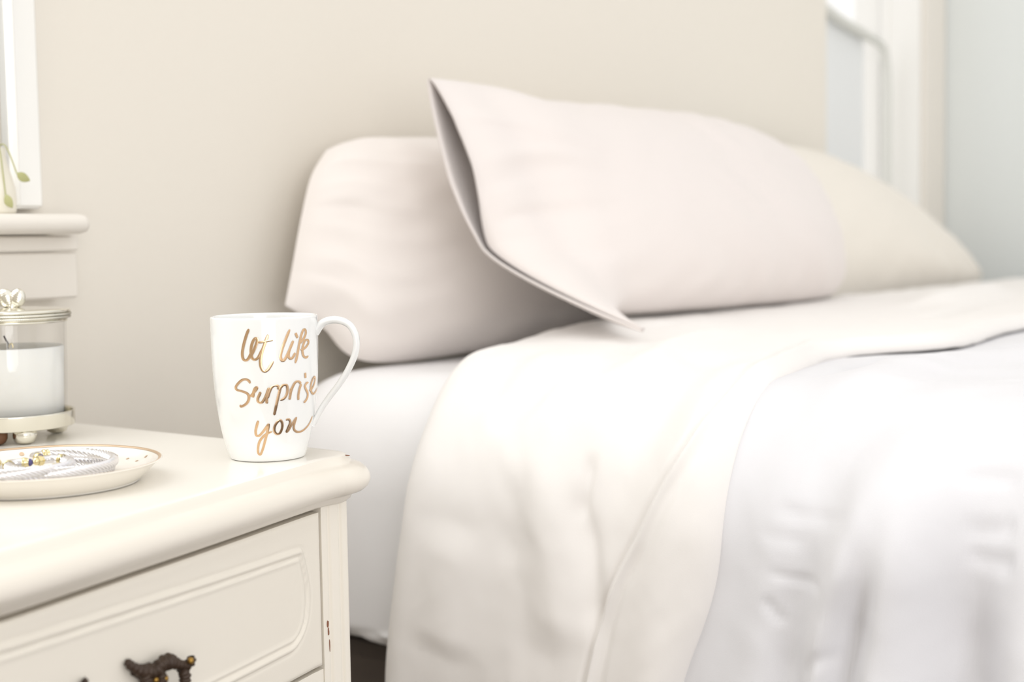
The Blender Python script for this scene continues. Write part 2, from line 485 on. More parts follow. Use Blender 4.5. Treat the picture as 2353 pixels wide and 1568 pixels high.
def bead_relief(z0, z1):
    zc = (z0 + z1) / 2; hz = (z1 - z0) / 2 - .0225

    def f(v, z):
        s = abs(v - VC); hv = .3225 + .007 * math.sin(PI * min(1, max(0, (zc + hz - z) / (2 * hz)))) ** 1.3
        dz = z - zc; top_lift = .011 * max(0, 1 - s / .33) if dz > 0 else 0
        hz_ = hz + top_lift
        qx, qz = s - hv, abs(dz) - hz_
        r = .003 if dz > 0 else .018
        ax, az = qx + r, qz + r
        d = math.hypot(max(ax, 0), max(az, 0)) + min(max(ax, az), 0) - r
        h = .0016 * math.exp(-(d / .0016) ** 2) + .0010 * math.exp(-((d + .0055) / .0012) ** 2) - .0010 * math.exp(-((d - .003) / .001) ** 2) - .0012 * math.exp(-((d + .0032) / .001) ** 2)
        e = min(.346 - s, z - z0, z1 - z)
        return h - .0015 * math.exp(-(e / .0012) ** 2)
    return f


for (z0, z1) in (D1, D2, D3):
    b = MB(); strip(b, 2 * VC - .706, .706, z0, z1, -.018, .0005, 420, bead_relief(z0, z1), 80)
    d = b.build('drawer', MT['cabinet_side'], ns)
    d['hz'] = z0
for sv in (VL + .022, VR - .022):
    for su in (WALL_U + .05, -.735):
        b = MB(); b.lathe([(0, 0), (.011, 0), (.012, .004), (.015, .05), (.021, .11), (.022, ZD)], W(su, sv, 0), 20)
        b.build('leg', MT['cabinet'], ns)
# paint chips, tiny bare-wood flakes lying on the paint
def chip_at(px, py, w_, h_, surf, seed, name='paint_chip'):
    rs = np.random.RandomState(seed); n = 11; c = hit(px, py, u=surf)
    V = []
    for k in range(n):
        a = 2 * PI * k / n; q = .65 + .6 * rs.rand(); V.append(W(c[0] + .0006, c[1] + math.cos(a) * w_ * q, c[2] + math.sin(a) * h_ * q))
    V2 = [tuple(np.array(p) - np.array(W(.0014, 0, 0))) for p in V]
    mesh(name, V + V2, [tuple(range(n)), tuple(range(2 * n - 1, n - 1, -1))] + [(i, (i + 1) % n, n + (i + 1) % n, n + i) for i in range(n)], MT['chip'], ns, smooth=False)
sf = front(.72)
chip_at(752, 1434, .0011, .0030, sf, 1); chip_at(754, 1452, .0007, .0032, sf, 2); chip_at(757, 1485, .0003, .005, sf, 3)
# chips on the moulded edge of the top
for (px, py, u, sz, sd) in ((798, 1047, -.700, .0011, 4),):
    c = hit(px, py, z=ZT); V = [W(c[0] + math.cos(a) * .0022 * (.7 + .5 * math.sin(3 * a)), c[1] + .0008 * math.sin(a), ZT + .0003) for a in np.linspace(0, 2 * PI, 10)[:-1]]
    mesh('paint_chip', V + [(x, y, z - .0006) for x, y, z in V], [tuple(range(9)), tuple(range(17, 8, -1))] + [(i, (i + 1) % 9, 9 + (i + 1) % 9, 9 + i) for i in range(9)], MT['chip'], ns, smooth=False)

# rococo bronze pull of the top drawer
uh = front(.52) + .0015


def pull(dz, parent):
    def T(x, y, o): # photo-measured point to the drawer face, standing o off it
        p = hit(250 + x / 10.23, 1480 + y / 10.23, u=uh + o); return Wn(p + np.array([0, 0, dz]))
    b = MB()
    def tub(pts, k=6):
        q = catmull([list(T(*p[:3])) + [p[3]] for p in pts], k)
        rr = 1.3 * q[:, 3] * (1 + .16 * np.sin(np.arange(len(q)) * 1.7)); b.tube(q[:, :3], rr, 10)
    tub([(455, 380, .006, .0012), (470, 470, .007, .0019), (600, 570, .007, .0022), (760, 640, .007, .0028), (960, 640, .007, .0034), (1120, 620, .008, .0032), (1250, 480, .008, .0033), (1400, 420, .008, .0036), (1560, 460, .008, .0026), (1700, 500, .008, .0021), (1850, 500, .008, .0022), (1930, 400, .009, .0023), (1925, 300, .009, .0016)])
    tub([(940, 470, .006, .0009), (970, 560, .006, .0016), (1000, 650, .006, .002)])
    tub([(1470, 260, .008, .001), (1480, 340, .008, .0018), (1450, 420, .008, .002)])
    tub([(1350, 300, .008, .001), (1320, 380, .008, .002)])
    tub([(1700, 560, .007, .0022), (1780, 700, .007, .0026), (1790, 860, .007, .0026), (1730, 1050, .007, .0026), (1600, 1250, .008, .003), (1500, 1500, .008, .003), (1400, 1800, .007, .0026), (1200, 2050, .007, .0022), (1000, 2150, .006, .001)])
    tub([(780, 660, .007, .0022), (870, 800, .007, .0028), (900, 950, .007, .0028), (930, 1150, .007, .0026), (1080, 1350, .007, .003), (1250, 1500, .007, .003), (1420, 1650, .006, .0024), (1500, 1850, .006, .0014)])
    tub([(1200, 640, .007, .0026), (1230, 800, .007, .0024), (1220, 930, .007, .0026), (1250, 1150, .007, .0035), (1250, 1300, .007, .003)])
    tub([(560, 680, .005, .0012), (700, 720, .005, .0018), (800, 760, .006, .002)])
    o = b.build('pull_plate', MT['bronze'], parent)
    b = MB(); p = np.array(T(1925, 400, .0112)); b.lathe([(0, -.0022), (.0016, -.0014), (.0019, 0), (.0015, .0016), (0, .0022)], p, 14)
    p = np.array(T(1100, 850, .008)); b.lathe([(0, -.0022), (.0016, -.0014), (.0019, 0), (.0015, .0016), (0, .0022)], p, 14)
    p = np.array(T(1330, 820, .008)); b.lathe([(0, -.003), (.0016, -.0014), (.0019, 0), (.0015, .0016), (0, .003)], p, 14)
    b.build('pull_bead', MT['brass'], o)  # small brass beads on the bronze plate
    # hanging bail between this post and its mirror partner
    q0 = np.array(hit(250 + 1250 / 10.23, 1480 + 1350 / 10.23, u=uh + .016)) + np.array([0, 0, dz])
    q1 = q0.copy(); q1[1] = q0[1] - .066
    mid = [(q0 * (1 - t) + q1 * t) + np.array([.004 * math.sin(PI * t), 0, -.02 * math.sin(PI * t) ** .7]) for t in np.linspace(0, 1, 15)]
    MB().tube(Wn(np.array(mid)), .0022, 10).build('pull_bail', MT['bronze'], o)
    mir = o.data
    V = np.array([tuple(v.co) for v in mir.vertices]) + np.array(wloc(parent))
    uu = .8 * V[:, 0] - .6 * V[:, 1]; vv = .6 * V[:, 0] + .8 * V[:, 1]; vm = (q0[1] + q1[1]); vv2 = vm - vv
    duv = np.array([front(x) for x in vv2]) - np.array([front(x) for x in vv])
    V2 = np.stack([.8 * (uu + duv) + .6 * vv2, -.6 * (uu + duv) + .8 * vv2, V[:, 2]], 1)
    mesh('pull_plate', V2, [tuple(p.vertices)[::-1] for p in mir.polygons], MT['bronze'], parent)


drawers = [c for c in ns.children if c.name.startswith('drawer')]
pull(0, drawers[0]); pull(-.138, drawers[1]); pull(-.276, drawers[2])

# ------------------------------------------------------------------ mug with gold hand lettering
mb_ = hit(616, 1050, z=ZT)
MC = np.array(W(mb_[0], mb_[1], ZT + .0004))
mug = thing('mug', (mb_[0], mb_[1], ZT + .0004), 'white porcelain mug with gold hand lettering on the nightstand corner', 'mug')
mp = [(.0, .0022), (.022, .0022), (.0232, .0), (.0258, .0), (.0268, .0018), (.0285, .007), (.0308, .015), (.0331, .026), (.0351, .040), (.0364, .055), (.0371, .070), (.0374, .085), (.03755, .0975), (.0374, .0995), (.0366, .1003), (.0357, .0995),
      (.0352, .0965), (.0350, .085), (.0346, .070), (.0339, .055), (.0326, .040), (.0306, .026), (.027, .014), (.020, .007), (.010, .0052), (0, .005)]
q = catmull(np.array(mp), 3)
MB().lathe([(max(0, r), z) for r, z in q], MC, 96).build('body', MT['porcelain'], mug)
rz = sorted([(z, r) for r, z in mp[3:14]]); RZ = np.array(rz)


def mug_r(z): return float(np.interp(z, RZ[:, 0], RZ[:, 1]))


def mug_hit(px, py):
    d = ray(px, py); o = np.array([0, 0, EYE]); r = .037
    for _ in range(8):
        ex, ey = o[0] - MC[0], o[1] - MC[1]
        A = d[0] ** 2 + d[1] ** 2; B_ = ex * d[0] + ey * d[1]; C_ = ex * ex + ey * ey - r * r
        disc = B_ * B_ - A * C_
        k = (-B_ - math.sqrt(max(disc, 0))) / A
        p = o + d * k; r = mug_r(p[2] - MC[2])
    return math.atan2(p[1] - MC[1], p[0] - MC[0]), p[2] - MC[2]


STROKES = {
    'let': [[(263, 82), (240, 140), (218, 210), (198, 290), (187, 370), (196, 428), (222, 448), (250, 436), (275, 395), (300, 340)],
            [(262, 428), (288, 395), (322, 330), (352, 250), (360, 208), (340, 190), (312, 225), (292, 290), (288, 360), (302, 420), (332, 440), (368, 418), (398, 365), (420, 310)],
            [(488, 148), (465, 205), (442, 270), (418, 340), (400, 420), (398, 500), (420, 560), (450, 578), (485, 555), (515, 510), (545, 455)],
            [(370, 240), (420, 236), (480, 222), (540, 210)]],
    'life': [[(737, 88), (705, 165), (672, 250), (645, 330), (630, 400), (645, 448), (668, 450), (695, 410), (725, 345), (755, 275), (778, 218)],
             [(778, 218), (752, 280), (728, 345), (722, 400), (745, 428), (772, 412), (800, 360)],
             [(803, 128), (815, 160), (828, 185)],
             [(800, 480), (818, 410), (835, 320), (850, 240), (870, 155), (893, 95), (915, 92), (922, 130), (905, 180), (875, 225), (860, 245)],
             [(860, 325), (890, 318), (925, 290), (952, 245), (945, 212), (915, 215), (892, 270), (882, 335), (895, 395), (925, 415), (950, 395)]],
    'surprise': [[(278, 715), (262, 685), (225, 668), (180, 680), (135, 722), (112, 762), (125, 790), (170, 803), (225, 822), (258, 850), (262, 900), (240, 945), (205, 972), (172, 985), (165, 965)],
                 [(280, 870), (315, 830), (350, 785), (355, 762), (335, 775), (318, 820), (312, 880)],
                 [(400, 815), (385, 850), (368, 890), (372, 925), (408, 940), (440, 905), (470, 840), (495, 765)],
                 [(498, 765), (482, 830), (470, 890), (472, 950)],
                 [(478, 890), (500, 820), (525, 765), (560, 742), (600, 748), (605, 785)],
                 [(632, 755), (615, 820), (600, 885), (585, 950), (570, 1020), (556, 1085)],
                 [(612, 800), (635, 760), (665, 735), (700, 738), (710, 790), (698, 850), (665, 895), (625, 908)],
                 [(752, 770), (745, 830), (733, 905)],
                 [(740, 840), (765, 765), (795, 710), (825, 692), (850, 700), (862, 720)],
                 [(868, 720), (848, 780), (835, 850), (835, 908)], [(913, 592), (916, 625), (917, 652)],
                 [(950, 705), (928, 712), (912, 750), (925, 790), (942, 830), (938, 880), (912, 925), (895, 930)],
                 [(960, 800), (990, 775), (1018, 720), (1028, 660), (1018, 640), (995, 680), (978, 750), (985, 815), (1010, 835), (1040, 800), (1050, 765)]],
    'you': [[(372, 1150), (355, 1210), (342, 1270), (350, 1320), (385, 1322), (430, 1275), (470, 1220), (498, 1185)],
            [(498, 1185), (482, 1260), (465, 1330), (445, 1410), (425, 1480), (400, 1540), (375, 1530), (370, 1475), (385, 1400), (425, 1340), (475, 1300), (535, 1275)],
            [(620, 1145), (585, 1175), (560, 1225), (560, 1275), (590, 1305), (625, 1290), (648, 1235), (650, 1180), (630, 1145), (612, 1150)],
            [(690, 1140), (725, 1135), (742, 1165), (725, 1215), (700, 1275), (720, 1262), (760, 1195), (812, 1110)],
            [(815, 1108), (795, 1165), (782, 1225), (795, 1265), (835, 1280), (885, 1265), (940, 1215), (975, 1160), (998, 1098)]],
}
for word, strokes in STROKES.items():
    b = MB()
    for si, st in enumerate(strokes):
        pts = []
        for (x, y) in st:
            a, z = mug_hit(520 + x / 5.06, 740 + y / 5.06); pts.append((a, z))
        q = catmull(pts, 7); r = np.array([mug_r(z) for z in q[:, 1]])
        X = np.stack([q[:, 0] * .037, q[:, 1]], 1); T = np.gradient(X, axis=0); T /= np.linalg.norm(T, axis=1)[:, None] + 1e-9
        N = np.stack([-T[:, 1], T[:, 0]], 1); n = len(q); t = np.linspace(0, 1, n)
        hwid = .00092 * (.75 + .35 * np.abs(T[:, 1])) * np.clip(np.minimum(t, 1 - t) * 9 + .5, 0, 1)
        G = []
        for k in (-1, -.5, 0, .5, 1):
            A = (X[:, 0] + N[:, 0] * hwid * k) / .037; Z = X[:, 1] + N[:, 1] * hwid * k
            rr = np.array([mug_r(z) for z in Z]) + .00025 + .0001 * (1 - k * k)+ .00002 * si
            G.append(np.stack([MC[0] + rr * np.cos(A), MC[1] + rr * np.sin(A), MC[2] + Z], 1))
        b.grid(np.array(G))
    b.build('gold_lettering', MT['gold'], mug)
# handle
def mug_pt(px, py, dep):  # a point at the axis depth of the mug
    d = ray(px, py); k = (MC[1] + dep) / d[1]; return np.array([0, 0, EYE]) + d * k
hp = [(724, 766), (742, 742), (772, 735), (802, 746), (818, 775), (816, 812), (800, 850), (778, 885), (755, 915), (735, 945), (718, 978)]
q = catmull([mug_pt(x, y, .001) for i, (x, y) in enumerate(hp)], 8)
b = MB(); tt = np.linspace(0, 1, len(q))
b.tube(q, .0029 - .0010 * tt, 14, flat=1.0)
hm = b.build('handle', MT['porcelain'], mug)
# flatten into a strap: wider across the handle plane
me = hm.data
cen = q
off = np.array(wloc(mug))
for v in me.vertices:
    p = np.array(v.co) + off; v.co.y = (p[1] - (MC[1] + .001)) * 1.75 + (MC[1] + .001) - off[1]

# ------------------------------------------------------------------ dish with gold rim
db = hit(98, 1112, z=ZT); DC = np.array(W(db[0], db[1], ZT + .0004))
dish = thing('trinket_dish', (db[0], db[1], ZT + .0004), 'round cream dish with gold rim and gold dots, holding bracelets', 'dish')
dp = [(0, .0), (.055, .0), (.0595, .0006), (.0625, .0024), (.0655, .0052), (.0688, .0084), (.0718, .0112), (.0742, .0129), (.0752, .0136), (.0749, .0141), (.0736, .0137), (.0704, .0116), (.0668, .0091), (.062, .0074), (.056, .0064), (.045, .0059), (.02, .0057), (0, .0057)]
q = catmull(np.array(dp), 4)
MB().lathe([(max(r, 0), z) for r, z in q], DC, 128).build('body', MT['dish'], dish)
MB().lathe([(.0745, .01405), (.0742, .0142), (.0734, .01385), (.0724, .0132)], DC, 128).build('gold_rim', MT['gold_rim'], dish)
dot_px = [(4, 1044), (50, 1042), (83, 1030), (178, 1021), (110, 1040), (303, 1036), (323, 1037), (267, 1048), (293, 1055), (314, 1060), (335, 1050), (265, 1055), (253, 1063), (350, 1041), (275, 1028), (232, 1024), (20, 1032), (140, 1026)]


def dish_r2z(r): 
    rr = [p[0] for p in dp[10:]][::-1]; zz = [p[1] for p in dp[10:]][::-1]; return float(np.interp(r, rr, zz))


for i, (x, y) in enumerate(dot_px):
    h = .012
    for _ in range(10):
        c = hit(x, y, z=DC[2] + h); wp = np.array(W(*c)); r = math.hypot(wp[0] - DC[0], wp[1] - DC[1]); h = .5 * h + .5 * dish_r2z(min(r, .070))
    if r > .070: continue
    V = []; rr = .0011 if x > 240 else .0016
    cx_, cy_ = wp[0], wp[1]
    for ring, k in ((0, 0), (1, 1.0)):
        for a in np.linspace(0, 2 * PI, 13)[:-1]:
            x_, y_ = cx_ + math.cos(a) * rr * k, cy_ + math.sin(a) * rr * k; V.append((x_, y_, DC[2] + dish_r2z(math.hypot(x_ - DC[0], y_ - DC[1])) + .00025))
    mesh('gold_dot', V, grid_faces(2, 12, wv=True), MT['gold_rim'], dish)

# bracelets: twisted cable cuffs with gold collars
def cuff(px, py, z, rx, ry, a0, a1, tilt, label, gem=False, rot=0., r=.0030, elbow=True):
    c = hit(px, py, z=z); t = thing('bracelet', (c[0], c[1], z), label, 'bracelet', 'cable cuff bracelets in the dish')
    C = np.array(W(*c))
    def E(a, k=1.0, dz=0.):
        x, y = rx * k * math.cos(a), ry * k * math.sin(a)
        xr, yr = x * math.cos(rot) - y * math.sin(rot), x * math.sin(rot) + y * math.cos(rot)
        return C + np.array([xr, yr, tilt[0] * xr + tilt[1] * yr + dz])
    A = np.linspace(a0, a1, 520)
    pts = np.array([E(a) for a in A])
    MB().tube(pts, r * 1.06, 48, lobes=8, depth=.40, twist=-250.).build('cable', MT['silver'], t)
    for end, sg in ((a0, -1), (a1, 1)):
        d = E(end + sg * .02) - E(end); d /= np.linalg.norm(d); p = E(end)
        L = np.array([0, .0008, .0012, .0022, .0026, .0036, .0040, .0048]); R = r * np.array([1.0, 1.16, 1.02, 1.02, 1.2, 1.2, 1.02, .95])
        MB().tube([p + d * l for l in L], R, 24).build('gold_collar', MT['gold_bright'], t)
        if elbow:
            p2 = p + d * .0044; side = np.cross(d, [0, 0, 1]) * (1 if sg > 0 else -1); ins = C - p2; ins[2] = 0; ins /= np.linalg.norm(ins)
            e = catmull([p2, p2 + d * .004 + ins * .0008, p2 + d * .007 + ins * .004, p2 + d * .0065 + ins * .009], 6)
            MB().tube(e, r * .9, 16).build('smooth_tip', MT['silver'], t)
            g = e[-1]; dd = e[-1] - e[-2]; dd /= np.linalg.norm(dd)
            o = MB().tube([g, g + dd * .0008, g + dd * .003, g + dd * .004], r * np.array([1.0, 1.15, 1.0, .8]), 20).build('gold_cap', MT['gold_bright'], t)
            MB().tube([g + dd * l for l in (.0038, .0045, .0055, .0064, .0068)], r * np.array([.72, .85, .75, .4, .05]), 16).build('stone' if gem else 'gold_tip', MT['gem'] if gem else MT['gold_bright'], t)
    return t


ZP = DC[2] + .0060
cuff(128, 1079, ZP + .0034, .0335, .032, math.radians(-195), math.radians(88), (-.02, 0.0), 'lowest cable bracelet in the dish, under the other two', rot=.25, elbow=False)
cuff(142, 1063, ZP + .0094, .0315, .036, math.radians(-158), math.radians(118), (-.02, .015), 'cable bracelet with violet stone tip, stacked at right in the dish', gem=True, rot=.1)
cuff(22, 1073, ZP + .0104, .036, .031, math.radians(-230), math.radians(25), (.0, .0), 'cable bracelet with gold collars, at the left edge of the dish', rot=.35)

# ------------------------------------------------------------------ candle jar on a silver stand
cb = hit(32, 1008, z=ZT); CC = np.array(W(cb[0], cb[1], ZT + .0003))
st = thing('candle_stand', (cb[0], cb[1], ZT + .0003), 'polished silver ring stand on small feet under the candle jar', 'candle stand')
MB().lathe([(.0455, .0105), (.0467, .0100), (.0472, .0106), (.0472, .0205), (.0475, .0213), (.0467, .0219), (.0457, .0213), (.0455, .0205), (.0455, .0105)], CC, 128).build('ring', MT['silver_lid'], st)
b = MB(); b.lathe([(0, .0098), (.0458, .0098), (.0458, .0112), (0, .0112)], CC, 64); b.build('plate', MT['silver_lid'], st)
def foot(px, m, R, lab=None):
    p = None
    dxy = ray(px, 1000); k = 1.0
    # on the circle of radius .038 around the axis, facing the viewer
    ox, oy = -CC[0], -CC[1]; A = dxy[0] ** 2 + dxy[1] ** 2; B_ = ox * dxy[0] + oy * dxy[1]; C_ = ox * ox + oy * oy - .0385 ** 2
    disc = B_ * B_ - A * C_
    k = (-B_ - math.sqrt(max(0, disc))) / A; p = np.array([dxy[0] * k, dxy[1] * k, CC[2]])
    o = MB().lathe([(0, 0), (R * .45, .0), (R * .8, .0016), (R * .98, .0048), (R * 1.0, .008), (R * .9, .0099), (0, .0099)], p, 32).build('foot', m, st)
    if lab: o['label'] = lab
foot(57, MT['silver_lid'], .0092); foot(-12, MT['wood'], .0095, 'brown wooden foot')
for a in (50, 130):
    o = MB().lathe([(0, 0), (.004, .0), (.0075, .0016), (.0089, .0048), (.009, .008), (.008, .0099), (0, .0099)], CC + np.array([.0385 * math.cos(math.radians(a)), .0385 * math.sin(math.radians(a)), 0]), 32).build('foot', MT['silver_lid'], st)

jar = thing('candle_jar', (cb[0], cb[1], ZT + .0118), 'glass candle jar with white wax under a silver lid, on a silver stand', 'candle')
J0 = CC + np.array([0, 0, .0116])
MB().lathe([(0, 0), (.038, 0), (.0405, .002), (.0412, .006), (.0425, .045), (.0432, .079), (.0432, .0815), (.0418, .0815), (.0416, .079), (.0409, .045), (.0397, .007), (.037, .0042), (0, .004)], J0, 96).build('glass', MT['glass'], jar)
MB().lathe([(0, .0046), (.0365, .0046), (.0388, .0075), (.0400, .045), (.0406, .0605), (.0400, .0615), (.036, .0605), (.012, .0595), (0, .0598)], J0, 96).build('wax', MT['wax'], jar)
wk = J0 + np.array([.0, -.004, .0595])
MB().tube(catmull([wk, wk + np.array([0, 0, .004]), wk + np.array([-.0015, 0, .007]), wk + np.array([-.0032, 0, .0105])], 5), .0007, 8).build('wick', MT['wick'], jar)
MB().tube(catmull([wk, wk + np.array([.001, 0, .0035]), wk + np.array([.003, 0, .0042]), wk + np.array([.0036, 0, .001])], 5), .0006, 8).build('wick_clip', MT['gold_bright'], jar)
lid = MB(); lid.lathe([(0, .0865), (.030, .0868), (.0435, .0872), (.0462, .0880), (.0469, .0892), (.0462, .0904), (.041, .0911), (.02, .0922), (0, .0924)], J0, 96)
lid.lathe([(.0425, .0872), (.0448, .0870), (.0448, .0834), (.0425, .0820), (.0418, .0820), (.0418, .0872)], J0, 96)
ld = lid.build('lid', MT['silver_lid'], jar)
n = 150
b = MB()
for z_, rr in ((.0866, .0462), (.0844, .0458)):
    pts = []
    for k in range(720):
        a = 2 * PI * k / 720; pts.append(J0 + np.array([rr * math.cos(a), rr * math.sin(a), z_]))
    b.tube(pts, .0012, 12, closed=True, lobes=3, depth=.4, twist=2 * PI * 60 / (2 * PI * .045) * 1.0)
b.build('rope_band', MT['silver_lid'], ld)
MB().lathe([(.0430, .0826), (.0441, .0822), (.0443, .0814), (.0440, .0806), (.0433, .0804)], J0, 96).build('collar', MT['silver_lid'], ld)
# knob: two engraved swirling lobes side by side
b = MB(); kc = J0 + np.array([.0040, -.004, .0996])
vx = np.array([1.0, 0, 0]); vz = np.array([0, 0, 1.]); vy = np.array([0, 1., 0])
for sx in (-1, 1):
    c = kc + vx * sx * .0044
    P = []
    n1, n2 = 40, 48
    for i in range(n1):
        ph = PI * i / (n1 - 1)
        row = []
        for j in range(n2):
            th = 2 * PI * j / n2
            x = math.sin(ph) * math.cos(th) * .0066; z = math.sin(ph) * math.sin(th) * .0076; y = -math.cos(ph) * .0046
            g = .00028 * math.sin((x * .5 + z * sx * .9 + .0003 * sx) * 2 * PI / .0016) * math.sin(ph)
            row.append(c + vx * (x + (z * .10 * sx)) + vz * z + vy * (y - g if ph < PI / 2 else y))
        P.append(row)
    b.grid(np.array(P), wv=True)
b.lathe([(.002, -.010), (.0035, -.0085), (.0032, -.006), (.002, -.003)], kc, 20)
b.build('knob', MT['silver_lid'], ld)

# ------------------------------------------------------------------ bed
bb = thing('bed_base', (-.1, 1.97, 0), 'dark brown low bed base under the white mattress', 'bed base')
b = MB(); b.box((WALL_U + .03, 1.05, .06), (.86, 2.9, .398), .012); b.build('frame', MT['base'], bb, smooth=False)
for su in (WALL_U + .1, .8):
    for sv in (1.12, 2.84):
        MB().box((su - .03, sv - .03, 0), (su + .03, sv + .03, .062), .003).build('leg', MT['base'], bb, smooth=False)


def box_grid(nu, nv, nz):
    """six faces of the unit cube -1..1"""
    out = []
    for ax in range(3):
        for s in (-1, 1):
            a, c = [(nv, nz), (nu, nz), (nu, nv)][ax]
            A, B = np.meshgrid(np.linspace(-1, 1, a), np.linspace(-1, 1, c), indexing='ij')
            P = np.zeros(A.shape + (3,)); o = [i for i in range(3) if i != ax]; P[..., o[0]] = A; P[..., o[1]] = B; P[..., ax] = s
            if (s > 0) == (ax == 1): P = P[::-1]
            out.append(P)
    return out


lo, hi = np.array([WALL_U + .02, .99, .412]), np.array([.90, 2.95, .679])
ctr, half = (lo + hi) / 2, (hi - lo) / 2; RC = np.array([.085, .085, .085])
b = MB()
creases = [[(800, 1375), (850, 1420), (885, 1480), (905, 1530)], [(830, 1350), (870, 1400), (905, 1455), (935, 1520)], [(812, 1440), (850, 1475), (880, 1520)], [(870, 1330), (900, 1380), (930, 1440)],
           [(1100, 1380), (1130, 1450), (1170, 1540)]]
cr = [np.array([hit(x, y, v=.99)[[0, 2]] for x, y in c]) for c in creases]
for Pc in box_grid(240, 160, 60):
    # denser spacing near edges comes from the sine map
    Q = Pc * half
    inner = half - RC
    C_ = np.clip(Q, -inner, inner); D_ = Q - C_
    L = np.linalg.norm(D_, axis=-1, keepdims=True); nrm = D_ / np.maximum(L, 1e-9)
    # flat regions: keep on the face
    S = C_ + nrm * np.where(L > 1e-9, np.minimum(RC[0], 1e9), 0)
    P_ = S + ctr
    d = np.zeros(P_.shape[:2])
    for k, c in enumerate(cr):
        q_, s_, pos = seg_field(P_[..., 0], P_[..., 2], c)
        d += np.where(P_[..., 1] < 1.1, .0065 * np.exp(-(q_ / .009) ** 2) * smooth01(pos * 3), 0)
    d += .0012 * wrinkle(P_[..., 0] + P_[..., 2], P_[..., 1] + P_[..., 2] * .5, .16, 3)
    # tuck under at the bottom
    P_ = P_ + nrm * d[..., None]
    zz = P_[..., 2] - lo[2]; P_[..., 2] = lo[2] + np.where(zz < .085, zz * .03 / .085, .03 + (zz - .085) * (half[2] * 2 - .03) / (half[2] * 2 - .085))
    b.grid(Wn(P_))
mt = b.build('mattress', MT['sheet'], origin=W(-.1, 1.97, .408))
tag(mt, 'thick mattress in a white fitted sheet, its bare side showing beside the nightstand', 'mattress')

# ---- duvet: path over the bed, t across (negative on top, positive down the near side)
VS, ZTOP, RD = .93, .684, .100


def path(t):
    """(v, z, nv, nz) of the drape line"""
    a = np.clip(t / RD, 0, PI / 2); top_ = t < 0; side = t > RD * PI / 2
    v = np.where(top_, VS + RD - t, np.where(side, VS, VS + RD - RD * np.sin(a)))
    z = np.where(top_, ZTOP, np.where(side, ZTOP - RD - (t - RD * PI / 2), ZTOP - RD + RD * np.cos(a)))
    nv = np.where(top_, 0, -np.sin(a)); nz = np.where(top_, 1, np.cos(a))
    return v, z, nv, nz


def on_duvet(px, py):
    d = ray(px, py); best = None
    ks = np.linspace(.6, 4.5, 4000)
    X = d[None] * ks[:, None]; v = .6 * X[:, 0] + .8 * X[:, 1]; u = .8 * X[:, 0] - .6 * X[:, 1]; z = EYE + X[:, 2]
    inside = (v > VS) & (z < ZTOP) & ~((v < VS + RD) & (z > ZTOP - RD) & ((v - VS - RD) ** 2 + (z - ZTOP + RD) ** 2 > RD ** 2))
    i = int(np.argmax(inside)) if inside.any() else len(ks) - 1
    if z[i] > ZTOP - RD - 1e-3 and v[i] < VS + RD:
        a = math.atan2(VS + RD - v[i], z[i] - ZTOP + RD); t = a * RD
    elif v[i] >= VS + RD: t = VS + RD - v[i]
    else: t = RD * PI / 2 + (ZTOP - RD - z[i])
    return np.array([u[i], t])


def line(*pts):
    L = [on_duvet(x, y) for x, y in pts]
    if pts[-1][1] >= 1560:                       # a fold that runs on down to the hem
        d = L[-1] - L[-2]; d = d / np.linalg.norm(d); L += [L[-1] + d * .10, L[-1] + d * .22]
    return np.array(L)


head = line((930, 1559), (945, 1420), (956, 1309), (975, 1198), (1002, 1070), (1035, 1000))
hT = np.concatenate([[-2.2, -1.2, -.75, -.45, -.25, -.13], head[::-1, 1], [.7]]); hU = np.concatenate([[-.88, -.88, -.89, -.90, -.88, -.85], head[::-1, 0], [head[0, 0] + .02]])
flap = line((1580, 1559), (1640, 1450), (1672, 1350), (1690, 1220), (1712, 1070), (1760, 945), (1830, 895), (1905, 858))
fT = np.concatenate([[-2.2, -1.3, -.9, -.55, -.3], flap[::-1, 1], [.7]]); fU = np.concatenate([[-.45, -.47, -.49, -.50, -.47], flap[::-1, 0], [flap[0, 0] - .04]])
hT, ix = np.unique(hT, return_index=True); hU = hU[ix]
fT, ix = np.unique(fT, return_index=True); fU = fU[ix]


def sm_interp(t, T, U_i):
    g = np.linspace(T[0], T[-1], 600); y = np.interp(g, T, U_i); k = np.hanning(31); k /= k.sum()
    y = np.convolve(np.pad(y, 15, mode='edge'), k, 'valid'); return np.interp(t, g, y)


def ridge(U, T, L, sig, amp, taper=(.15, .15), asym=0.):
    q_, s_, pos = seg_field(U, T, L)
    e = smooth01(pos / max(taper[0], 1e-3)) * smooth01((1 - pos) / max(taper[1], 1e-3))
    q2 = q_ * (1 + asym * s_)
    return amp * np.exp(-(q2 / sig) ** 2) * e


tv = np.concatenate([np.linspace(-1.92, -.5, 120, endpoint=False), np.linspace(-.5, .56, 300)])

# lower layer
s_ = np.linspace(0, 1, 460) ** 1.0
UH = sm_interp(tv, hT, hU)[None, :]
U = UH + (.95 - UH) * s_[:, None] ** 1.15; T = np.broadcast_to(tv[None, :], U.shape)
UF0 = sm_interp(tv, fT, fU)[None, :]
h = .003 + .010 * np.sqrt(np.clip(1 - (1 - np.clip((U - UH) / .03, 0, 1)) ** 2, 0, 1))
past = smooth01((U - UF0 + .03) / .10)
